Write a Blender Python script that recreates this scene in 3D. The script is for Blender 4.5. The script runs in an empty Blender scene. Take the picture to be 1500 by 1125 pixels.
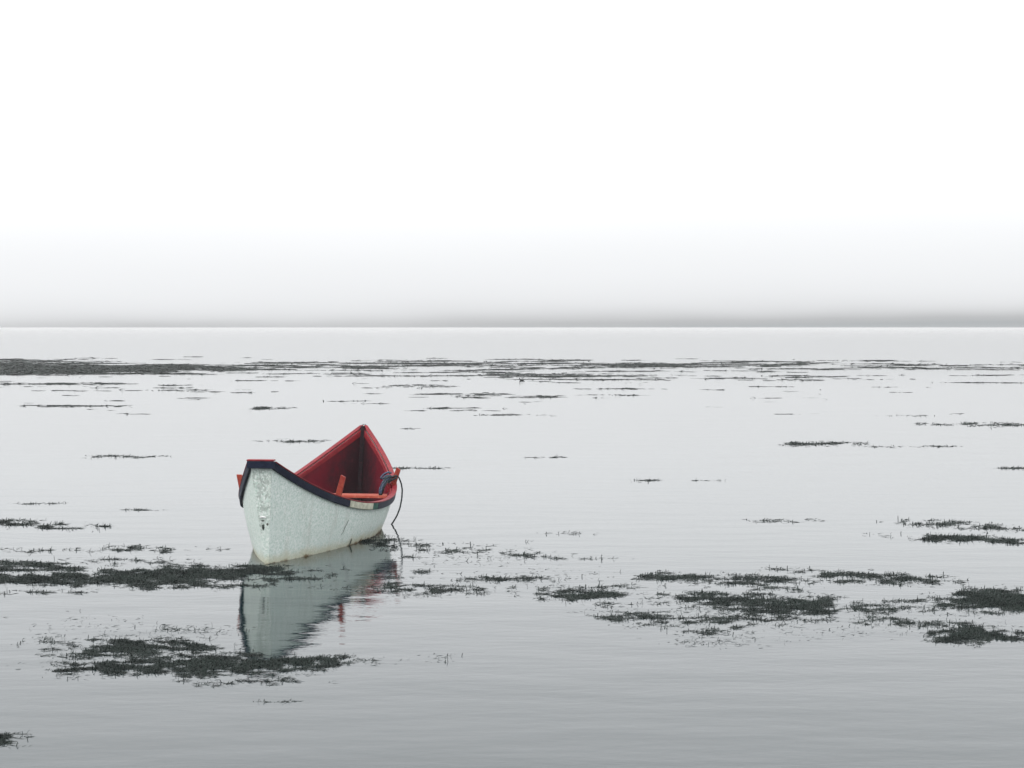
import bpy, math, random
import numpy as np
from mathutils import Vector, Matrix

R = math.radians
sc = bpy.context.scene
col = sc.collection

# ------------------------------------------------------------------ camera
F_PX, CAM_H = 2875.3, 2.03            # focal length in photo pixels (1500 wide), eye height over the water
PITCH = math.atan(82.5 / F_PX)        # horizon sits 82.5 px above the picture centre
cam = bpy.data.objects.new('camera', bpy.data.cameras.new('camera'))
col.objects.link(cam)
cam.data.sensor_width = 36.0
cam.data.lens = F_PX / 1500 * 36.0
cam.data.clip_start = 0.1
cam.data.clip_end = 60000
cam.location = (0, 0, CAM_H)
cam.rotation_euler = (R(90) - PITCH, 0, 0)
sc.camera = cam

# ------------------------------------------------------------------ sky (bright overcast with a grey fog bank on the horizon)
SUN_EL, SUN_AZ = R(48), R(-135)       # azimuth measured from +Y towards +X
world = bpy.data.worlds.new('World')
sc.world = world
world.use_nodes = True
nt = world.node_tree
nt.nodes.clear()
def N(t, typ, **kw):
    n = t.nodes.new(typ)
    for k, v in kw.items():
        setattr(n, k, v)
    return n
out = N(nt, 'ShaderNodeOutputWorld'); bg = N(nt, 'ShaderNodeBackground')
bg.inputs['Strength'].default_value = 0.1
sky = N(nt, 'ShaderNodeTexSky', sky_type='NISHITA', sun_disc=False)
sky.sun_elevation = SUN_EL; sky.sun_rotation = SUN_AZ
sky.dust_density = 4.0; sky.air_density = 1.0
tc = N(nt, 'ShaderNodeTexCoord'); sep = N(nt, 'ShaderNodeSeparateXYZ')
nt.links.new(tc.outputs['Generated'], sep.inputs[0])
# gentle unevenness of the cloud and the fog top
mp = N(nt, 'ShaderNodeMapping'); mp.inputs['Scale'].default_value = (2.2, 2.2, 14)
ns = N(nt, 'ShaderNodeTexNoise'); ns.inputs['Scale'].default_value = 1.6; ns.inputs['Detail'].default_value = 3
nt.links.new(tc.outputs['Generated'], mp.inputs['Vector']); nt.links.new(mp.outputs[0], ns.inputs['Vector'])
nadd = N(nt, 'ShaderNodeMath', operation='MULTIPLY_ADD')          # elevation + small noise
nsub = N(nt, 'ShaderNodeMath', operation='SUBTRACT'); nsub.inputs[1].default_value = 0.43
nt.links.new(ns.outputs['Fac'], nsub.inputs[0])
nt.links.new(nsub.outputs[0], nadd.inputs[0]); nadd.inputs[1].default_value = 0.014
tilt = N(nt, 'ShaderNodeMath', operation='MULTIPLY_ADD'); tilt.inputs[1].default_value = -.015     # the fog bank thins out to the left
nt.links.new(sep.outputs['X'], tilt.inputs[0]); nt.links.new(sep.outputs['Z'], tilt.inputs[2])
nt.links.new(tilt.outputs[0], nadd.inputs[2])
ab = N(nt, 'ShaderNodeMath', operation='SQRT')                      # sqrt spreads the ramp near the horizon
mx = N(nt, 'ShaderNodeMath', operation='MAXIMUM'); mx.inputs[1].default_value = 0.0
nt.links.new(nadd.outputs[0], mx.inputs[0]); nt.links.new(mx.outputs[0], ab.inputs[0])
ramp = N(nt, 'ShaderNodeValToRGB')
cr = ramp.color_ramp; cr.interpolation = 'B_SPLINE'
def st(elev_px, v, tint=(0.968, 0.982, 1.0)):
    return (math.sqrt(math.sin(math.atan(elev_px / F_PX))), tuple(v * t for t in tint) + (1,))
stops = [(0.0, (0.212, 0.223, 0.23, 1)), st(8, .25), st(18, .33), st(30, .385), st(48, .418), st(75, .437), st(115, .455), st(170, .495), st(260, .58), st(480, .62),
         (math.sqrt(.30), (0.54, 0.55, 0.56, 1)), (math.sqrt(.6), (0.82, 0.825, 0.83, 1)), (1.0, (0.99, .995, 1.0, 1))]
while len(cr.elements) < len(stops):
    cr.elements.new(0.5)
for e, (p, c) in zip(cr.elements, stops):
    e.position = p; e.color = c
nt.links.new(ab.outputs[0], ramp.inputs['Fac'])
gain = N(nt, 'ShaderNodeVectorMath', operation='SCALE'); gain.inputs['Scale'].default_value = 20.0
nt.links.new(ramp.outputs['Color'], gain.inputs[0])
mixs = N(nt, 'ShaderNodeMix', data_type='RGBA'); mixs.inputs['Factor'].default_value = 0.06
nt.links.new(gain.outputs[0], mixs.inputs['A']); nt.links.new(sky.outputs['Color'], mixs.inputs['B'])
nt.links.new(mixs.outputs['Result'], bg.inputs['Color']); nt.links.new(bg.outputs[0], out.inputs['Surface'])

# ------------------------------------------------------------------ sun through the cloud
sl = bpy.data.lights.new('sun', 'SUN'); sl.energy = 1.3; sl.angle = R(25); sl.color = (1.0, 0.97, 0.93)
sun = bpy.data.objects.new('sun', sl); col.objects.link(sun)
sd = Vector((math.sin(SUN_AZ) * math.cos(SUN_EL), math.cos(SUN_AZ) * math.cos(SUN_EL), math.sin(SUN_EL)))
sun.rotation_euler = (-sd).to_track_quat('-Z', 'Y').to_euler(); sun.location = sd * 50

sc.view_settings.view_transform = 'Standard'; sc.view_settings.look = 'None'
sc.view_settings.exposure = 0.15; sc.view_settings.gamma = 1.0; sc.view_settings.use_curve_mapping = False

# ------------------------------------------------------------------ helpers
def tag(o, label=None, cat=None, group=None, kind=None):
    for k, v in (('label', label), ('category', cat), ('group', group), ('kind', kind)):
        if v: o[k] = v
    return o
def mesh_obj(name, verts, faces, mat, parent=None, smooth=False):
    me = bpy.data.meshes.new(name)
    me.from_pydata([tuple(map(float, v)) for v in verts], [], faces)
    me.validate(); me.update()
    if smooth:
        me.polygons.foreach_set('use_smooth', [True] * len(me.polygons))
    me.materials.append(mat)
    o = bpy.data.objects.new(name, me); col.objects.link(o)
    if parent: o.parent = parent
    return o
def fix_normals(o):
    import bmesh
    bm = bmesh.new(); bm.from_mesh(o.data); bmesh.ops.recalc_face_normals(bm, faces=bm.faces); bm.to_mesh(o.data); bm.free()
    return o
def bevel(o, w, seg=2):
    m = o.modifiers.new('bevel', 'BEVEL'); m.width = w; m.segments = seg; m.limit_method = 'ANGLE'; m.angle_limit = R(40)
    return o
def pix_ground(px, py):
    """photo pixel -> point on the water plane (numpy arrays)"""
    px = np.asarray(px, float); py = np.asarray(py, float)
    dx = (px - 750) / F_PX; dy = (562.5 - py) / F_PX
    fy = math.cos(PITCH) + dy * math.sin(PITCH); fz = -math.sin(PITCH) + dy * math.cos(PITCH)
    t = CAM_H / -fz
    return dx * t, fy * t

# ------------------------------------------------------------------ materials
def new_mat(name):
    m = bpy.data.materials.new(name); m.use_nodes = True
    t = m.node_tree; b = t.nodes['Principled BSDF']
    return m, t, b
def noise(t, scale, detail=4, rough=.55, vec=None, mscale=None):
    n = N(t, 'ShaderNodeTexNoise'); n.inputs['Scale'].default_value = scale
    n.inputs['Detail'].default_value = detail; n.inputs['Roughness'].default_value = rough
    c = N(t, 'ShaderNodeTexCoord'); src = c.outputs['Object'] if vec is None else vec
    if mscale:
        mpn = N(t, 'ShaderNodeMapping'); mpn.inputs['Scale'].default_value = mscale
        t.links.new(src, mpn.inputs['Vector']); src = mpn.outputs[0]
    t.links.new(src, n.inputs['Vector'])
    return n.outputs['Fac']
def ramp_fac(t, fac, a, b):
    n = N(t, 'ShaderNodeMapRange'); n.inputs['From Min'].default_value = a; n.inputs['From Max'].default_value = b
    n.interpolation_type = 'SMOOTHSTEP'
    t.links.new(fac, n.inputs['Value']); return n.outputs['Result']
def mix(t, fac, a, b):
    n = N(t, 'ShaderNodeMix', data_type='RGBA')
    if isinstance(fac, float): n.inputs['Factor'].default_value = fac
    else: t.links.new(fac, n.inputs['Factor'])
    for k, v in (('A', a), ('B', b)):
        if isinstance(v, tuple): n.inputs[k].default_value = v + (1,)
        else: t.links.new(v, n.inputs[k])
    return n.outputs['Result']
def mul(t, a, b):
    n = N(t, 'ShaderNodeMath', operation='MULTIPLY')
    for i, v in enumerate((a, b)):
        if isinstance(v, float): n.inputs[i].default_value = v
        else: t.links.new(v, n.inputs[i])
    return n.outputs[0]
def bump(t, b, h, dist, strength=1.0):
    n = N(t, 'ShaderNodeBump'); n.inputs['Distance'].default_value = dist; n.inputs['Strength'].default_value = strength
    t.links.new(h, n.inputs['Height']); t.links.new(n.outputs[0], b.inputs['Normal']); return n

# water: calm, mirror-like inshore, a light breeze roughening it farther out
M_water, t, b = new_mat('water')
b.inputs['Base Color'].default_value = (0.006, 0.016, 0.018, 1)
b.inputs['IOR'].default_value = 1.333
g = N(t, 'ShaderNodeNewGeometry'); sp = N(t, 'ShaderNodeSeparateXYZ'); t.links.new(g.outputs['Position'], sp.inputs[0])
far = ramp_fac(t, sp.outputs['Y'], 26, 110)
patchy = noise(t, 1.0, 3, .5, g.outputs['Position'], (.035, .11, .1))
rgh = N(t, 'ShaderNodeMath', operation='MULTIPLY_ADD'); rgh.inputs[1].default_value = .07; rgh.inputs[2].default_value = .012
t.links.new(far, rgh.inputs[0]); t.links.new(rgh.outputs[0], b.inputs['Roughness'])
w1 = noise(t, 1.0, 2, .5, g.outputs['Position'], (1.0, 2.2, 1))
w2 = noise(t, 1.0, 3, .6, g.outputs['Position'], (6.0, 11.0, 1))
w3 = noise(t, 1.0, 2, .5, g.outputs['Position'], (.25, .55, 1))
s1 = N(t, 'ShaderNodeMath', operation='MULTIPLY_ADD'); s1.inputs[1].default_value = .36; t.links.new(mul(t, w2, ramp_fac(t, patchy, .30, .62)), s1.inputs[0]); t.links.new(w1, s1.inputs[2])
s2 = N(t, 'ShaderNodeMath', operation='MULTIPLY_ADD'); s2.inputs[1].default_value = 2.2; t.links.new(w3, s2.inputs[0]); t.links.new(s1.outputs[0], s2.inputs[2])
bump(t, b, s2.outputs[0], .0042)

M_grass, t, b = new_mat('eelgrass')
gv = noise(t, 2.2, 3); gf = noise(t, 30, 2)
c = mix(t, ramp_fac(t, gv, .35, .65), (.007, .012, .0105), (.018, .026, .023))
c = mix(t, mul(t, ramp_fac(t, gf, .55, .75), .5), c, (.026, .033, .027))
t.links.new(c, b.inputs['Base Color']); b.inputs['Roughness'].default_value = .5; b.inputs['Specular IOR Level'].default_value = .08

def hull_paint(name, worn):
    m, t, b = new_mat(name)
    c = mix(t, ramp_fac(t, noise(t, 52, 5, .75), .34, .66), (.52, .65, .585), (.88, .93, .90))
    c = mix(t, mul(t, ramp_fac(t, noise(t, 3.2, 4, .6), .45, .7), .45), c, (.66, .76, .71))
    c = mix(t, mul(t, ramp_fac(t, noise(t, 2.0, 3, .5, None, (5, 5, .7)), .5, .75), .35), c, (.50, .52, .46))     # run-down streaks
    # yellow-brown tide line with its own ragged edge
    g = N(t, 'ShaderNodeTexCoord'); sp = N(t, 'ShaderNodeSeparateXYZ'); t.links.new(g.outputs['Object'], sp.inputs[0])
    zz = N(t, 'ShaderNodeMath', operation='MULTIPLY_ADD'); zz.inputs[1].default_value = -.16
    t.links.new(noise(t, 5, 5, .65), zz.inputs[0]); t.links.new(sp.outputs['Z'], zz.inputs[2])
    c = mix(t, mul(t, ramp_fac(t, zz.outputs[0], .035, -.065), .65), c, (.50, .47, .30))
    c = mix(t, ramp_fac(t, zz.outputs[0], -.055, -.085), c, (.16, .10, .035))
    if worn:
        hi = ramp_fac(t, sp.outputs['Z'], .22, .5)
        chips = ramp_fac(t, noise(t, 26, 5, .7, None, (1, 1, .8)), .47, .53)
        c = mix(t, mul(t, mul(t, chips, hi), .55), c, (.30, .34, .31))
        lo = ramp_fac(t, noise(t, 12, 4, .7, None, (1, 1, .5)), .56, .66)
        c = mix(t, mul(t, lo, .7), c, (.22, .25, .235))
    spots = ramp_fac(t, noise(t, 60, 3, .6), .66, .72)
    c = mix(t, mul(t, spots, .5), c, (.22, .25, .22))
    t.links.new(c, b.inputs['Base Color']); b.inputs['Roughness'].default_value = .55
    bump(t, b, noise(t, 40, 5, .65), .005 if worn else .0011)
    return m
M_hull = hull_paint('weathered_white_paint', False)
M_trans = hull_paint('flaking_white_paint', True)

def paint(name, c0, c1, wear, amt, rough=.5, scale=18, b_d=.002):
    m, t, b = new_mat(name)
    c = mix(t, ramp_fac(t, noise(t, scale, 4, .6), .35, .65), c0, c1)
    c = mix(t, mul(t, ramp_fac(t, noise(t, scale * 2.3, 5, .7), .54, .66), amt), c, wear)
    t.links.new(c, b.inputs['Base Color']); b.inputs['Roughness'].default_value = rough; b.inputs['Specular IOR Level'].default_value = .18
    bump(t, b, noise(t, scale * 3, 4, .6), b_d)
    return m
M_navy = paint('navy_paint', (.005, .008, .024), (.010, .015, .036), (.04, .07, .11), .25)
M_cap = paint('red_gunwale_paint', (.15, .007, .014), (.215, .012, .019), (.30, .065, .058), .35)
M_orange = paint('worn_orange_wood', (.29, .042, .025), (.35, .072, .042), (.42, .20, .12), .5)
M_post = paint('worn_red_wood', (.23, .023, .017), (.31, .055, .033), (.17, .08, .05), .6)
M_bare = paint('bare_cream_wood', (.50, .50, .40), (.66, .66, .54), (.24, .24, .18), .6, .7)
M_green = paint('green_paint', (.015, .075, .06), (.03, .12, .09), (.01, .02, .02), .5)
M_rope = paint('dark_rope', (.018, .028, .028), (.05, .065, .07), (.10, .14, .17), .4, .8, 60)
M_blue = paint('blue_grey_rope', (.03, .05, .085), (.09, .13, .19), (.22, .28, .34), .4, .8, 60)
M_tar = paint('tarred_wood', (.010, .007, .009), (.020, .010, .014), (.06, .010, .016), .5, .9)
M_dark = paint('dark_scar', (.05, .06, .055), (.11, .12, .10), (.2, .2, .17), .4, .8)
M_chip = paint('fresh_white_chip', (.82, .83, .82), (.86, .87, .86), (.6, .6, .6), .2)
M_bird = paint('dark_plumage', (.010, .012, .012), (.022, .024, .024), (.05, .05, .05), .2, .6, 30)
M_bill = paint('dark_bill', (.02, .02, .02), (.035, .033, .03), (.05, .05, .05), .2, .4, 30)
# inside paint: deep crimson turning near-black with a ragged edge towards the stem and lower down
M_red, t, b = new_mat('crimson_inside_paint')
c = mix(t, ramp_fac(t, noise(t, 7, 5, .6), .35, .65), (.090, .0034, .0110), (.125, .0046, .0145))
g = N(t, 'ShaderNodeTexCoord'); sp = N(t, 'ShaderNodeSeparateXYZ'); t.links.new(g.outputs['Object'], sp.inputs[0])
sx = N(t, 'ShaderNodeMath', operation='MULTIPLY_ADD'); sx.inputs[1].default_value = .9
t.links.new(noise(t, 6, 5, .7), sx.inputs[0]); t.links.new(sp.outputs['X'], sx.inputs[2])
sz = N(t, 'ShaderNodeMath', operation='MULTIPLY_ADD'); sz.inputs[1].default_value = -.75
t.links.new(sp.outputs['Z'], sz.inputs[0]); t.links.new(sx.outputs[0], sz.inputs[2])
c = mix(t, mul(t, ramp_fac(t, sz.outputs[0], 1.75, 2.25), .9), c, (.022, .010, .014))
c = mix(t, mul(t, ramp_fac(t, noise(t, 15, 5, .75), .55, .68), .5), c, (.09, .02, .03))
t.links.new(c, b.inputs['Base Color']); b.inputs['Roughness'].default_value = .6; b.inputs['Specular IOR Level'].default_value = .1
bump(t, b, noise(t, 30, 4, .6), .003)

# ------------------------------------------------------------------ water sheet
wv = [(-30000, -200, 0), (30000, -200, 0), (30000, 40000, 0), (-30000, 40000, 0)]
water = tag(mesh_obj('water', wv, [(0, 1, 2, 3)], M_water), kind='structure')

# ------------------------------------------------------------------ the dory
LEN = 4.9
BX, BY, PSI, HEEL, TRIM = -1.8826, 19.1231, 1.4661, .0047, .0078
ZS, ZM, ZB, BEAM, WS = .9197, .3589, .9601, .6738, .115
CH, CA, CF, DRAFT, S0, PA, PF, QA, QF, CZ = .4786, -2.307, 2.1891, .1172, .073, 1.8301, 2.1329, 2.311, 2.0671, .1229
def tt(s): return (s - S0) / (1 - S0) if s > S0 else (S0 - s) / (1 + S0)
def sheer(s, side, inset=0.0, dz=0.0):
    k = tt(s); e, pw = (.015, PF) if s > S0 else (WS, PA)
    bb = BEAM - (BEAM - e) * k ** pw
    z = ZM + ((ZB - ZM) * k ** QF if s > S0 else (ZS - ZM) * k ** QA)
    return Vector((s * LEN / 2, side * max(bb - inset, .002), z + dz))
def chine(s, side):
    k = tt(s); e = .015 if s > S0 else .012
    x = np.interp(s, [-1, 0, 1], [CA, (CA + CF) / 2, CF])
    return Vector((x, side * (CH - (CH - e) * k * k) - .018 * max(0, -s) ** 2, -DRAFT + CZ * k * k))
def skin(s, v, side, off=0.0):
    """point on the outer side; v = 0 chine .. 1 sheer, off = offset inwards"""
    a = chine(s, side); p = sheer(s, side, .026, -.012)
    q = a.lerp(p, v)
    q.y += side * .022 * math.sin(math.pi * v) * (1 - tt(s) ** 2)
    q.y = side * max(side * q.y - off, .003) if off else q.y
    return q
SS = [-1 + 2 * i / 72 for i in range(73)]
dory = bpy.data.objects.new('dory', None); col.objects.link(dory)
dory.matrix_world = Matrix.Translation((BX, BY, 0)) @ Matrix.Rotation(PSI, 4, 'Z') @ Matrix.Rotation(-TRIM, 4, 'Y') @ Matrix.Rotation(HEEL, 4, 'X')
tag(dory, 'weathered white wooden dory with dark rail and red inside, afloat in the shallows', 'boat')

def grid(name, rows, mat, parent=dory, smooth=True, flip=False):
    n = len(rows[0]); vs = [p for r in rows for p in r]; fs = []
    for i in range(len(rows) - 1):
        for j in range(n - 1):
            f = (i * n + j, i * n + j + 1, (i + 1) * n + j + 1, (i + 1) * n + j)
            fs.append(f[::-1] if flip else f)
    return mesh_obj(name, vs, fs, mat, parent, smooth)
VV = [i / 10 for i in range(11)]
for side in (-1, 1):
    grid('hull_side', [[skin(s, v, side) for v in VV] for s in SS], M_hull, flip=(side > 0))
    ins = [s for s in SS if -.985 <= s <= .985]
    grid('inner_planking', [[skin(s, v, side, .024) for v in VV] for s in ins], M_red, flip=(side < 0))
grid('bottom', [[skin(s, 0, 1), skin(s, 0, -1)] for s in SS], M_hull)

def sweep(name, svals, prof, mat, parent=dory, closed_ends=True, smooth=False):
    """prof(s) -> list of 4+ points round the section"""
    rows = [prof(s) for s in svals]; n = len(rows[0]); vs = [p for r in rows for p in r]; fs = []
    for i in range(len(rows) - 1):
        for j in range(n):
            fs.append((i * n + j, i * n + (j + 1) % n, (i + 1) * n + (j + 1) % n, (i + 1) * n + j))
    fs.append(tuple(range(n))); fs.append(tuple(range((len(rows) - 1) * n, len(rows) * n))[::-1])
    return fix_normals(mesh_obj(name, vs, fs, mat, parent, smooth))
def srange(a, b, n): return [a + (b - a) * i / (n - 1) for i in range(n)]
def rail_prof(side, o=0.0):
    def f(s):
        dz0, dz1 = -.009, -.070
        p = [sheer(s, side, -o, dz0), sheer(s, side, .027, dz0 + .001), sheer(s, side, .030, dz1), sheer(s, side, .010 - o, dz1)]
        return p
    return f
def cap_prof(side):
    def f(s):
        w = .046
        return [sheer(s, side, -.004, -.0085), sheer(s, side, -.004, .004), sheer(s, side, w, .005), sheer(s, side, w, -.0118)]
    return f
def inwale_prof(side):
    def f(s):
        return [skin(s, .999, side, .0265), skin(s, .999, side, .040), skin(s, .93, side, .040), skin(s, .93, side, .0265)]
    return f
bevel(sweep('rub_rail', srange(-1.0, 1.0, 60), rail_prof(1), M_navy), .006)
bevel(sweep('rub_rail', srange(-1.0, -.452, 24), rail_prof(-1), M_navy), .006)
tag(bevel(sweep('rail_patch', srange(-.45, -.205, 10), rail_prof(-1, .003), M_bare), .006), 'bare cream wood where the dark rail paint is gone')
tag(bevel(sweep('rail_patch', srange(-.204, -.135, 5), rail_prof(-1, .001), M_green), .006), 'dark green painted end of the bare rail patch')
bevel(sweep('rub_rail', srange(-.133, 1.0, 40), rail_prof(-1), M_navy), .006)
for side in (-1, 1):
    bevel(sweep('gunwale_cap', srange(-.99, .985, 64), cap_prof(side), M_cap), .005)
    sweep('inwale', srange(-.96, .96, 60), inwale_prof(side), M_cap)

# transom: tall narrow tombstone board, standing a little proud of the side planks
def tr(v, side, out_, w=1.0):
    p = skin(-1, v, side); q = Vector((p.x - out_, p.y * w + side * .004, p.z)); return q
tv = [i / 16 for i in range(17)]
back = [[tr(v, -1, .012), tr(v, -1, .012, .33), tr(v, 1, .012, .33), tr(v, 1, .012)] for v in tv]
vs = [p for r in back for p in r] + [tr(v, sd_, -.03) for v in tv for sd_ in (-1, 1)]
fs = []
for i in range(16):
    for j in range(3):
        fs.append((i * 4 + j, i * 4 + j + 1, i * 4 + 5 + j, i * 4 + 4 + j))
    o = 68
    fs.append((o + 2 * i, o + 2 * i + 1, o + 2 * i + 3, o + 2 * i + 2))
    fs.append((i * 4, i * 4 + 4, o + 2 * i + 2, o + 2 * i)); fs.append((i * 4 + 3, o + 2 * i + 1, o + 2 * i + 3, i * 4 + 7))
fs.append((64, 65, 66, 67, 68 + 33, 68 + 32))
tro = tag(fix_normals(mesh_obj('transom', vs, fs, M_trans, dory)), 'narrow tombstone transom with flaking grey-white paint')
# dark rail and red cap across the transom top
def boxpts(x0, x1, y0, y1, z0, z1):
    return [(x, y, z) for x in (x0, x1) for y in (y0, y1) for z in (z0, z1)]
BF = [(0, 1, 3, 2), (4, 6, 7, 5), (0, 4, 5, 1), (2, 3, 7, 6), (0, 2, 6, 4), (1, 5, 7, 3)]
xs = -LEN / 2
bevel(mesh_obj('transom_rail', boxpts(xs - .036, xs - .010, -WS - .002, WS + .002, ZS - .066, ZS - .0045), BF, M_navy, dory), .005)
bevel(mesh_obj('transom_cap', boxpts(xs - .039, xs + .034, -WS - .004, WS + .004, ZS - .004, ZS + .009), BF, M_cap, dory), .005)
# paint chip and scars on the transom
def blob(name, cx, cv, w, h, off, mat, seed, parent):
    rnd = random.Random(seed); n = 11; ring = []
    for k in range(n):
        a = 2 * math.pi * k / n; r = rnd.uniform(.65, 1.1)
        base = skin(-1, cv + h * r * math.sin(a), 1)
        ring.append(Vector((base.x - .012 - off, cx + w * r * math.cos(a), base.z)))
    cpt = sum(ring, Vector()) / n; cpt.x -= .004
    return mesh_obj(name, ring + [cpt], [(k, (k + 1) % n, n) for k in range(n)], mat, tro)
blob('paint_chip', .000, .47, .034, .014, .003, M_chip, 1, tro)
blob('scar', .000, .375, .011, .035, .002, M_dark, 2, tro)
blob('scar', -.038, .40, .010, .012, .002, M_dark, 5, tro)
blob('scar', .002, .435, .018, .010, .002, M_dark, 7, tro)
# scratch and chipped spot low on the starboard side
def strip(name, pts, w, mat, parent=dory):
    vs = []; fs = []
    for i, (s, v) in enumerate(pts):
        ww = w * (.3 + .7 * math.sin(math.pi * (i + .3) / (len(pts) - .4)))
        for k in (-1, 1):
            p = skin(s + k * ww / LEN * 2, v, -1); p.y -= .0025; vs.append(p)
    for i in range(len(pts) - 1): fs.append((2 * i, 2 * i + 1, 2 * i + 3, 2 * i + 2))
    return mesh_obj(name, vs, fs, mat, parent)
strip('scratch', [(-.47, .40), (-.452, .47), (-.445, .55), (-.43, .63), (-.425, .68)], .006, M_dark)
strip('scar', [(-.345, .20), (-.34, .25), (-.34, .30), (-.345, .34)], .022, M_dark)

# stem post inside the bow
def stem_prof(v):
    a = skin(1, v, 1); x = a.x
    return [Vector((x - .012, .012, a.z)), Vector((x - .012, -.012, a.z)), Vector((x - .10, -.022, a.z)), Vector((x - .10, .022, a.z))]
sweep('stem_post', srange(.12, .985, 14), stem_prof, M_tar)
# outer stem cutwater
def cut_prof(v):
    a = skin(1, v, 1); x = a.x
    return [Vector((x - .02, .014, a.z)), Vector((x - .02, -.014, a.z)), Vector((x + .022, -.010, a.z)), Vector((x + .022, .010, a.z))]
sweep('cutwater', srange(0, .985, 12), cut_prof, M_hull)
# floorboards above the bilge
FZ = .045
def half_at(s, z, off=.03):
    a, p = skin(s, 0, 1), skin(s, 1, 1); v = (z - a.z) / (p.z - a.z); return skin(s, v, 1, off)
for k in range(7):
    f0, f1 = -1 + 2 * k / 7, -1 + 2 * (k + 1) / 7
    ss = srange(-.93, .90, 22)
    rows = []
    for s in ss:
        h = half_at(s, FZ)
        rows.append([Vector((h.x, h.y * f0 + .003, FZ)), Vector((h.x, h.y * f1 - .003, FZ)), Vector((h.x, h.y * f1 - .003, FZ - .018)), Vector((h.x, h.y * f0 + .003, FZ - .018))])
    vs = [p for r in rows for p in r]; fs = []
    for i in range(len(rows) - 1):
        for j in range(4): fs.append((i * 4 + j, i * 4 + (j + 1) % 4, i * 4 + 4 + (j + 1) % 4, i * 4 + 4 + j))
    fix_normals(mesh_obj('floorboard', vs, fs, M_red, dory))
# frames (ribs) up the inside
for s in (-.66, -.30, .10):
    for side in (-1, 1):
        def rib(v, s=s, side=side):
            ds = .022 / LEN * 2
            return [skin(s - ds, v, side, .022), skin(s + ds, v, side, .022), skin(s + ds, v, side, .058), skin(s - ds, v, side, .058)]
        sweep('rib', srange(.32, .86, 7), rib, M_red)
# thwarts
def thwart(s, dz, mat, wid=.21):
    z = sheer(s, 1, 0, dz).z; ds = wid / LEN
    pts = []
    for zz in (z, z - .028):
        for s_ in (s - ds, s + ds):
            for sd_ in (-1, 1):
                h = half_at(s_, zz, .05); pts.append((h.x, sd_ * h.y, zz))
    return bevel(fix_normals(mesh_obj('thwart', pts, [(0, 1, 3, 2), (4, 6, 7, 5), (0, 4, 5, 1), (2, 3, 7, 6), (0, 2, 6, 4), (1, 5, 7, 3)], mat, dory)), .005)
thwart(.36, -.085, M_orange); thwart(-.12, -.11, M_orange); thwart(-.60, -.15, M_orange)
# thole posts: flat wooden uprights at the gunwale, leaning out with the flare
def thole(s, side, hgt, lean, fore=.0):
    base = sheer(s, side, .058, -.05)
    ax = Vector((fore, side * lean, 1)).normalized()
    wx = Vector((0, 1, 0)); wx = (wx - ax * wx.dot(ax)).normalized(); wy = ax.cross(wx)
    pts = []
    for h, k in ((0, 1.0), (hgt * .5, .98), (hgt, .88)):
        for a, c_ in ((-1, -1), (1, -1), (1, 1), (-1, 1)):
            pts.append(base + ax * (h + (.006 * a if h == hgt else 0)) + wx * a * .027 * k + wy * c_ * .018 * k)
    fs = [(3, 2, 1, 0), (8, 9, 10, 11)]
    for r_ in range(2):
        for j in range(4): fs.append((r_ * 4 + j, r_ * 4 + (j + 1) % 4, r_ * 4 + 4 + (j + 1) % 4, r_ * 4 + 4 + j))
    o = bevel(fix_normals(mesh_obj('thole_post', pts, fs, M_post, dory)), .004)
    # chock at the foot
    c = sheer(s, side, .072, -.0); cp = []
    for z in (-.075, .022):
        for dx, dy in ((-.07, -.022), (.07, -.022), (.05, .022), (-.05, .022)):
            cp.append(c + Vector((dx, dy * -side, z)))
    ck = [(3, 2, 1, 0), (4, 5, 6, 7)] + [(j, (j + 1) % 4, 4 + (j + 1) % 4, 4 + j) for j in range(4)]
    bevel(fix_normals(mesh_obj('chock', cp, ck, M_cap, o)), .006)
    return o
thole(-.525, -1, .25, .26); thole(-.525, 1, .25, .22)
thole(.385, -1, .23, .36); thole(.385, 1, .22, .20)

# ------------------------------------------------------------------ mooring rope
def tube(name, pts, r, mat, parent=None, n=7, twist=True):
    # Catmull-Rom through pts, then a round section with a slight lay
    P = [Vector(p) for p in pts]; P = [P[0] * 2 - P[1]] + P + [P[-1] * 2 - P[-2]]; c = []
    for i in range(1, len(P) - 2):
        for k in range(8):
            u = k / 8
            c.append(.5 * ((2 * P[i]) + (P[i + 1] - P[i - 1]) * u + (2 * P[i - 1] - 5 * P[i] + 4 * P[i + 1] - P[i + 2]) * u * u + (3 * P[i] - P[i - 1] - 3 * P[i + 1] + P[i + 2]) * u ** 3))
    c.append(P[-2]); vs = []; fs = []
    up = Vector((.3, .8, .5)).normalized()
    for i, p in enumerate(c):
        d = (c[min(i + 1, len(c) - 1)] - c[max(i - 1, 0)]).normalized()
        a = d.cross(up).normalized(); up2 = a.cross(d)
        for k in range(n):
            th = 2 * math.pi * k / n + i * .5
            rr = r * (1 + .12 * math.cos(3 * th - i * .9))
            vs.append(p + a * math.cos(th) * rr + up2 * math.sin(th) * rr)
    for i in range(len(c) - 1):
        for k in range(n): fs.append((i * n + k, i * n + (k + 1) % n, (i + 1) * n + (k + 1) % n, (i + 1) * n + k))
    fs.append(tuple(range(n))[::-1]); fs.append(tuple(range((len(c) - 1) * n, len(c) * n)))
    return mesh_obj(name, vs, fs, mat, parent, True)
MW = dory.matrix_world.copy()
def at_px(px, py, depth):
    dx = (px - 750) / F_PX; dy = (562.5 - py) / F_PX
    fy = math.cos(PITCH) + dy * math.sin(PITCH); fz = -math.sin(PITCH) + dy * math.cos(PITCH)
    k = depth / fy; return Vector((dx * k, depth, CAM_H + fz * k))
wx_, wy_ = pix_ground(574, 768); wet = Vector((float(wx_), float(wy_), 0))
pbase = MW @ sheer(.385, -1, .058, -.05); D = pbase.y
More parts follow.
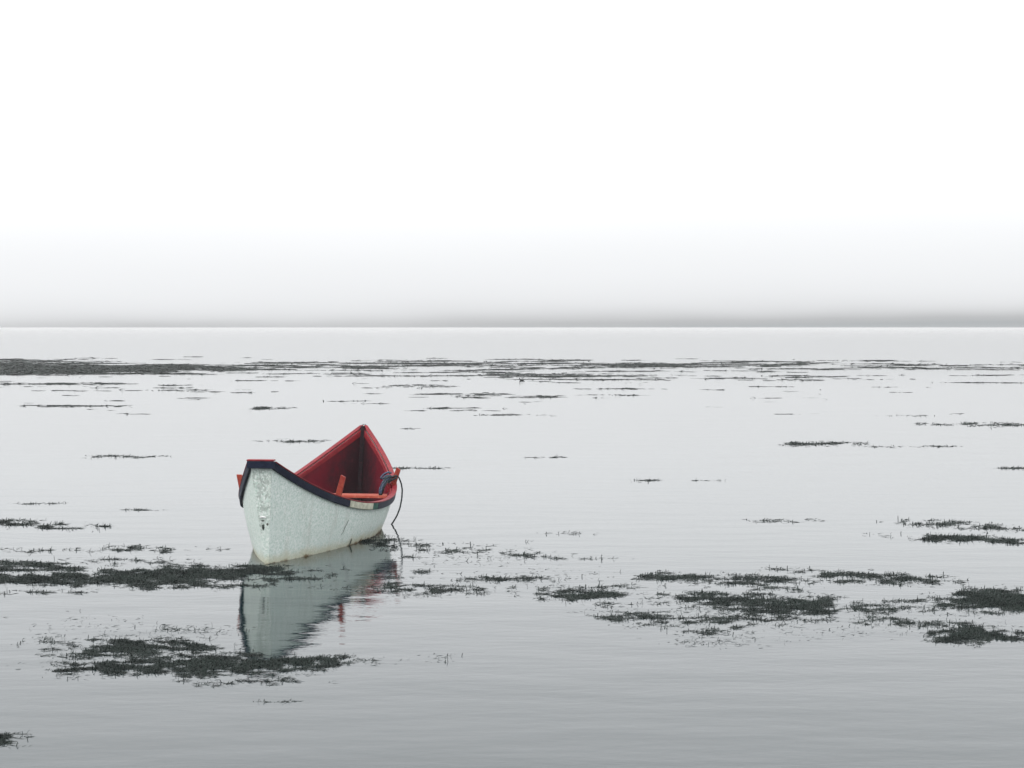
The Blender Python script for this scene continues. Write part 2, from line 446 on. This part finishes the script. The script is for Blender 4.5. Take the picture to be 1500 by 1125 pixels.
rope = bpy.data.objects.new('mooring_rope', None); col.objects.link(rope); rope.location = wet
tag(rope, 'dark thin rope looped round the starboard post and trailing into the water', 'rope')
rope.matrix_world = Matrix.Translation(wet)
def rp(*p): return [q - wet for q in p]
hang = rp(at_px(571, 702, D - .06), at_px(576, 698, D - .07), at_px(581, 697, D - .03), at_px(585, 701, D + .0), at_px(588.5, 712, D + .05), at_px(589, 724, D + .09),
          at_px(586.5, 741, wet.y - .12), at_px(581.5, 755, wet.y - .07), wet + Vector((.0, 0, .004)), wet + Vector((-.05, .01, -.05)))
tube('hanging_line', hang, .0080, M_rope, rope)
tag(tube('hitch', rp(at_px(581, 697, D + .05), at_px(574, 699, D - .05), at_px(569, 707, D - .08), at_px(574, 703, D - .07), at_px(580, 700, D - .04), at_px(581, 696, D + .05)), .010, M_rope, rope))
tube('loop', rp(at_px(573, 693, D - .07), at_px(568, 692, D - .10), at_px(562, 695, D - .12), at_px(558, 700, D - .12), at_px(561, 701, D - .10), at_px(566, 697, D - .08), at_px(573, 697, D - .07)), .010, M_blue, rope)
tube('loop', rp(at_px(574, 698, D - .08), at_px(567, 699, D - .12), at_px(562, 706, D - .14), at_px(557, 715, D - .14), at_px(556, 724, D - .13), at_px(559, 724, D - .13), at_px(562, 715, D - .14), at_px(566, 707, D - .13), at_px(572, 701, D - .08)), .010, M_rope, rope)
tube('loop', rp(at_px(573, 699, D - .08), at_px(565, 704, D - .13), at_px(560, 713, D - .15), at_px(558, 722, D - .15), at_px(556, 719, D - .14), at_px(560, 708, D - .14), at_px(568, 697, D - .10)), .010, M_blue, rope)

# ------------------------------------------------------------------ swimming bird far out
bx_, by_ = pix_ground(764, 557.5); bl = Vector((float(bx_), float(by_), 0))
bird = bpy.data.objects.new('bird', None); col.objects.link(bird); bird.location = bl; bird.scale = (.64, .64, .64)
tag(bird, 'small dark water bird swimming with raised head, far out beyond the dory', 'bird')
def loft(name, secs, mat, parent, n=12):
    """secs: (centre, rx, rz, axis dir) rings"""
    vs = []; fs = []
    for i, (c, ra, rb, d) in enumerate(secs):
        d = Vector(d).normalized(); a = Vector((0, 1, 0)); u = d.cross(a).normalized()
        for k in range(n):
            th = 2 * math.pi * k / n; vs.append(Vector(c) + a * math.cos(th) * ra + u * math.sin(th) * rb)
    for i in range(len(secs) - 1):
        for k in range(n): fs.append((i * n + k, i * n + (k + 1) % n, (i + 1) * n + (k + 1) % n, (i + 1) * n + k))
    fs.append(tuple(range(n))[::-1]); fs.append(tuple(range((len(secs) - 1) * n, len(secs) * n)))
    return fix_normals(mesh_obj(name, vs, fs, mat, parent, True))
body = [((.20, 0, .055), .006, .004, (-1, 0, -.2)), ((.16, 0, .048), .035, .020, (-1, 0, 0)), ((.09, 0, .030), .065, .045, (-1, 0, 0)), ((.0, 0, .025), .075, .055, (-1, 0, 0)),
        ((-.075, 0, .035), .055, .048, (-1, 0, .25)), ((-.105, 0, .065), .032, .032, (-.5, 0, 1)), ((-.108, 0, .10), .022, .024, (0, 0, 1)), ((-.112, 0, .132), .023, .026, (-.2, 0, 1)),
        ((-.122, 0, .152), .026, .030, (-.6, 0, .8)), ((-.138, 0, .163), .019, .020, (-1, 0, .3)), ((-.152, 0, .163), .009, .009, (-1, 0, 0))]
loft('body', body, M_bird, bird)
loft('bill', [((-.148, 0, .162), .009, .009, (-1, 0, 0)), ((-.17, 0, .159), .006, .005, (-1, 0, 0)), ((-.192, 0, .156), .002, .002, (-1, 0, 0))], M_bill, bird, 8)

# ------------------------------------------------------------------ eelgrass
rng = np.random.default_rng(7)
TAB = rng.random((256, 256))
def vnoise(x, y):
    xi = np.floor(x).astype(int); yi = np.floor(y).astype(int); fx = x - xi; fy = y - yi
    fx = fx * fx * (3 - 2 * fx); fy = fy * fy * (3 - 2 * fy)
    a = TAB[xi % 256, yi % 256]; b_ = TAB[(xi + 1) % 256, yi % 256]; c = TAB[xi % 256, (yi + 1) % 256]; d = TAB[(xi + 1) % 256, (yi + 1) % 256]
    return (a * (1 - fx) + b_ * fx) * (1 - fy) + (c * (1 - fx) + d * fx) * fy
def fbm(x, y): return .55 * vnoise(x, y) + .3 * vnoise(x * 2.1 + 31, y * 2.1 + 17) + .15 * vnoise(x * 4.3 + 71, y * 4.3 + 7)

def blades(px, py, hgt, wid, lng, lean):
    """arrays of ribbons of two quads; every blade bends over at the surface"""
    x, y = pix_ground(px, py); n = len(x)
    th = np.where(rng.random(n) < .7, rng.normal(lean, .55, n), rng.uniform(0, 2 * np.pi, n))
    dx, dy = np.cos(th), np.sin(th)
    flat = np.where(rng.random(n) < .80, .22, 1.0)                    # most leaves lie limp on the surface, some tips stand
    L_ = lng * rng.uniform(.5, 1.4, n) * np.where(flat < 1, 1.5, .7); H_ = hgt * rng.uniform(.15, 1.35, n) * flat; W_ = wid * rng.uniform(.6, 1.4, n)
    # ribbon width runs mostly across the picture and a bit upward, so that thin leaves have a face from every side
    tw = rng.uniform(-.5, .5, n); wx = -dy * np.cos(tw) * W_ * .5; wy = dx * np.cos(tw) * W_ * .5; wz = np.sin(tw) * W_ * .5
    V = np.empty((n, 6, 3))
    for k, (u, hz, ws) in enumerate(((0, -.25, 1.0), (.5, .85, .95), (1.0, 1.0 , .25))):
        hz_ = H_ * hz if k < 2 else H_ * rng.uniform(.1, 1.5, n)
        cx, cy = x + dx * L_ * u, y + dy * L_ * u
        V[:, 2 * k] = np.stack([cx - wx * ws, cy - wy * ws, hz_ - wz * ws], -1)
        V[:, 2 * k + 1] = np.stack([cx + wx * ws, cy + wy * ws, hz_ + wz * ws], -1)
    return V
def blade_obj(name, Vs, stuff=False):
    V = np.concatenate(Vs); n = len(V); o = V[:, 0].mean(0); o[2] = 0
    V = V - o
    idx = np.arange(n)[:, None] * 6
    F = np.concatenate([idx + np.array([0, 1, 3, 2]), idx + np.array([2, 3, 5, 4])], 1).reshape(-1)
    me = bpy.data.meshes.new(name); me.vertices.add(n * 6); me.vertices.foreach_set('co', V.reshape(-1).astype(np.float32))
    me.loops.add(n * 8); me.loops.foreach_set('vertex_index', F.astype(np.int32))
    me.polygons.add(n * 2); me.polygons.foreach_set('loop_start', np.arange(0, n * 8, 4, dtype=np.int32)); me.polygons.foreach_set('loop_total', np.full(n * 2, 4, np.int32))
    me.update(calc_edges=True); me.validate(); me.materials.append(M_grass)
    if stuff:
        ob = bpy.data.objects.new(name, me); col.objects.link(ob); ob.location = tuple(o); return ob
    root = bpy.data.objects.new(name, None); col.objects.link(root); root.location = tuple(o)
    ob = bpy.data.objects.new('leaves', me); col.objects.link(ob); ob.parent = root; tag(ob, kind='stuff')
    return root
def patch(cx, cy, rx, ry, n, thr=.45, rot=0.0, hgt=.020, lng=.030, wid=.0052, lean=.5, nx=22, ny=3.2, core=.64, mulN=5.4):
    """n = tries; soft ellipse (photo pixels) times streaky noise; sizes in metres"""
    n = int(n * mulN); u = rng.normal(0, core, n); v = rng.normal(0, core, n)
    px = cx + u * rx - v * ry * math.sin(rot) ; py = cy + v * ry + u * rx * math.tan(rot)
    f = fbm(px / nx, py / ny) - .16 * (u * u + v * v)
    keep = rng.random(n) < np.clip((f + rng.normal(0, .05, n) - (thr - .11)) / .36, 0, 1) ** 2.0
    px, py = px[keep], py[keep]
    s = np.clip((F_PX * CAM_H / (py - 480)) / 16.0, .8, 12)          # thicker tufts stand for finer leaves far out
    return blades(px, py, hgt * np.minimum(s, 2.2), wid * s, lng * s, lean)

mats = [
 ('eelgrass_mat', 'long dark eelgrass mat floating round the dory stern', [
   (230, 846, 165, 13, 9500, .33), (330, 837, 125, 9, 5200, .34), (150, 850, 170, 9, 2600, .42), (420, 846, 60, 9, 800, .47), (40, 849, 100, 7, 4200, .34), (290, 858, 130, 8, 900, .5), (25, 831, 80, 8, 2600, .37), (60, 868, 110, 5, 500, .5)]),
 ('eelgrass_streak', 'thin broken eelgrass streaks between the stern mat and open water', [
   (50, 770, 95, 5, 1000, .43, .03), (25, 764, 60, 4, 500, .42), (30, 806, 75, 4, 500, .45), (210, 805, 110, 6, 900, .47), (190, 822, 110, 6, 700, .5), (130, 772, 60, 3, 200, .48)]),
 ('eelgrass_mat', 'broad dark eelgrass mat over the reflection of the dory stern', [
   (215, 947, 95, 12, 5600, .35), (150, 955, 90, 12, 1500, .46), (180, 978, 115, 10, 3800, .38), (330, 974, 130, 13, 9500, .33), (400, 970, 115, 9, 5000, .36), (350, 998, 100, 9, 900, .5), (120, 985, 70, 9, 700, .5), (250, 922, 60, 10, 150, .52), (70, 940, 50, 12, 200, .52)]),
 ('eelgrass_mat', 'small lone eelgrass mat in the calm shallows before the stern reflection', [(2, 1084, 34, 9, 900, .42)]),
 ('eelgrass_sprigs', 'loose sprigs of eelgrass beside the trailing rope', [
   (552, 792, 50, 6, 1100, .42), (600, 801, 80, 7, 500, .45), (650, 806, 60, 5, 250, .45), (590, 815, 50, 6, 200, .5), (600, 838, 70, 4, 160, .45), (590, 846, 40, 3, 80, .45), (640, 864, 90, 7, 1300, .42), (570, 858, 60, 7, 800, .45), (500, 862, 90, 5, 300, .5)]),
 ('eelgrass_sprigs', 'sparse upright eelgrass tips in two thin rows on bright open water', [
   (820, 782, 60, 3, 140, .42), (845, 816, 60, 5, 260, .44), (760, 812, 50, 5, 220, .45), (775, 794, 20, 2, 20, .4), (710, 803, 30, 5, 60, .45)]),
 ('eelgrass_mat', 'ragged eelgrass row with dark centre between rope sprigs and widest mat', [
   (740, 848, 80, 6, 500, .43), (855, 872, 80, 8, 1800, .42), (800, 868, 70, 9, 700, .46), (900, 860, 60, 6, 300, .46), (880, 884, 70, 7, 300, .5)]),
 ('eelgrass_mat', 'widest patchy eelgrass mat with a solid dark heart', [
   (985, 845, 60, 6, 1500, .40), (1110, 852, 95, 9, 2500, .42), (1060, 877, 110, 10, 3800, .41), (1150, 889, 80, 21, 6500, .37), (935, 905, 60, 8, 1200, .42), (1040, 912, 90, 10, 1700, .45), (1045, 928, 60, 9, 400, .5), (970, 912, 70, 9, 500, .48), (1280, 847, 125, 9, 2400, .43, .04), (1200, 839, 70, 5, 500, .45, .06), (1340, 848, 50, 5, 500, .44), (1260, 892, 100, 9, 1400, .45), (1310, 912, 90, 8, 1100, .44, .05), (1330, 880, 60, 5, 200, .48)]),
 ('eelgrass_mat', 'two dense blackish eelgrass mats lying one behind the other past the widest mat', [
   (1462, 880, 75, 13, 9500, .28), (1550, 880, 90, 12, 5000, .32), (1400, 886, 60, 10, 600, .47), (1430, 892, 80, 9, 800, .45), (1425, 930, 62, 12, 4600, .33), (1400, 915, 60, 12, 500, .5), (1500, 933, 60, 8, 600, .45)]),
 ('eelgrass_mat', 'slim layered eelgrass mats on pale water beyond the dense blackish mats', [
   (1390, 789, 60, 5, 1500, .38), (1430, 771, 90, 5, 1000, .42, .04), (1360, 764, 70, 4, 350, .45), (1505, 793, 60, 4, 900, .40), (1310, 784, 50, 4, 60, .48), (1480, 778, 60, 3, 200, .47)]),
]
for name, lab, ps in mats:
    tag(blade_obj(name, [patch(*p) for p in ps]), lab, 'eelgrass')
tufts = [(387, 598, 30, 2.2, 260, 'short dark eelgrass tuft far beyond the dory transom'), (750, 608, 42, 1.2, 160, 'hairline eelgrass streak on the water beyond the dory bow, nearer than the bird'),
         (432, 646, 42, 2.4, 260, 'ragged eelgrass tuft just behind the port rail of the dory'), (180, 669, 65, 2.0, 220, 'long broken eelgrass streak off the port side of the dory'),
         (1195, 650, 62, 3.2, 800, 'thick solid spindle-shaped eelgrass tuft alone on bright water'), (1335, 654, 62, 1.6, 240, 'thin tapering eelgrass streak next to the thick spindle-shaped tuft'),
         (1430, 622, 85, 3.0, 620, 'long forked eelgrass streak beyond the thick spindle-shaped tuft'), (945, 704, 26, 3.0, 150, 'small bristly eelgrass tuft alone on open water off the starboard side'),
         (610, 686, 40, 1.4, 160, 'thin eelgrass streak behind the starboard post with the rope'), (797, 670, 45, 1.2, 60, None), (1140, 763, 55, 3.2, 150, 'row of separate upright eelgrass tips on pale water behind the widest mat'), (1485, 686, 30, 1.2, 90, None),
         (65, 738, 50, 1.6, 90, None), (215, 747, 34, 1.8, 110, None), (608, 566, 36, 2.6, 300, 'humped dark eelgrass clump at the near edge of the far band'), (1036, 704, 34, 1.2, 24, None), (1330, 609, 40, 1.0, 90, None), (590, 628, 20, 1.0, 30, None)]
for cx, cy, rx, ry, n, lab in tufts:
    o = blade_obj('eelgrass_tuft', [patch(cx, cy, rx, ry, n, .37, nx=20, ny=1.8, hgt=.012, mulN=3.6)])
    tag(o, lab or 'faint broken line of eelgrass alone on open water', 'eelgrass', 'lone eelgrass tufts on open water')
# odd single leaves over the near water
sp_ = []
for cx, cy, rx, ry, n in [(640, 965, 30, 8, 14), (400, 1028, 34, 1.5, 40), (620, 870, 60, 6, 30), (310, 925, 60, 10, 30), (800, 845, 120, 15, 50), (1050, 940, 90, 10, 70), (1250, 925, 150, 14, 60), (700, 815, 110, 18, 60), (1000, 895, 140, 20, 140), (150, 920, 120, 20, 40)]:
    sp_.append(patch(cx, cy, rx, ry, n, .3))
tag(blade_obj('loose_eelgrass_leaves', sp_, True), 'single loose eelgrass leaves scattered over the near water', 'eelgrass', kind='stuff')
# far meadow: long streaks
def far_meadow():
    n = 500000
    px = rng.uniform(-160, 1660, n); py = 522 + 86 * rng.random(n) ** 1.3
    def ell(cx, cy, rx, ry, a): return a * np.exp(-(((px - cx) / rx) ** 2 + ((py - cy) / ry) ** 2))
    D = ell(-60, 539, 230, 11, 1.45) + ell(200, 541, 170, 7, .80) + ell(400, 535, 170, 5, .55) + ell(620, 532, 180, 7, 0.45) + ell(560, 546, 260, 5, .40)
    D += ell(820, 536, 190, 8, 0.43) + ell(1000, 536, 170, 8, 0.40) + ell(1210, 535, 200, 7, 0.37) + ell(1460, 538, 200, 7, 0.39) + ell(1640, 540, 150, 8, .6)
    D += ell(780, 550, 220, 3, .52) + ell(900, 556, 320, 2, .60) + ell(1250, 552, 300, 3, .42) + ell(1450, 562, 110, 3, .46) + ell(100, 563, 150, 3, .46) + ell(330, 560, 140, 4, .40)
    D += ell(640, 578, 120, 5, .40) + ell(790, 580, 110, 3, .55) + ell(930, 570, 160, 3, .40) + ell(110, 594, 110, 2, .75) + ell(250, 576, 150, 6, .3) + ell(680, 598, 100, 4, .42) + ell(1000, 588, 60, 2, .3) + ell(550, 590, 60, 2, .32)
    f = .55 * fbm(px / 130 + 3, py / 1.35) + .45 * fbm(px / 40 + 50, py / .8 + 9)
    keep = (rng.random(n) < np.clip((f + .36 * D - .705) / .22, 0, 1) ** 1.5)
    px, py = px[keep], py[keep]
    s = np.clip((F_PX * CAM_H / (py - 480)) / 16.0, .8, 12)
    return blades(px, py, .006 + .005 * s, .009 * s, .06 * s, .1)
fm = far_meadow()
tag(blade_obj('eelgrass_meadow', [fm], True), 'far band of dark eelgrass streaks stretching across the whole bay', 'eelgrass', kind='stuff')
print('blades', len(fm), sum(len(o.data.polygons) for o in bpy.data.objects if o.type == 'MESH'))

# ------------------------------------------------------------------ thin sea mist lying on the water (closed box round everything)
M_haze = bpy.data.materials.new('sea_mist'); M_haze.use_nodes = True
t = M_haze.node_tree; t.nodes.clear()
ho = N(t, 'ShaderNodeOutputMaterial'); pv = N(t, 'ShaderNodeVolumePrincipled')
pv.inputs['Color'].default_value = (.97, .975, .98, 1); pv.inputs['Density'].default_value = .0007
pv.inputs['Anisotropy'].default_value = 0.0
t.links.new(pv.outputs[0], ho.inputs['Volume'])
haze = mesh_obj('haze', boxpts(-30100, 30100, -300, 40100, -1.3, 2.13), BF, M_haze)
fix_normals(haze); tag(haze, 'thin pale mist lying over the far water', 'haze', kind='stuff')
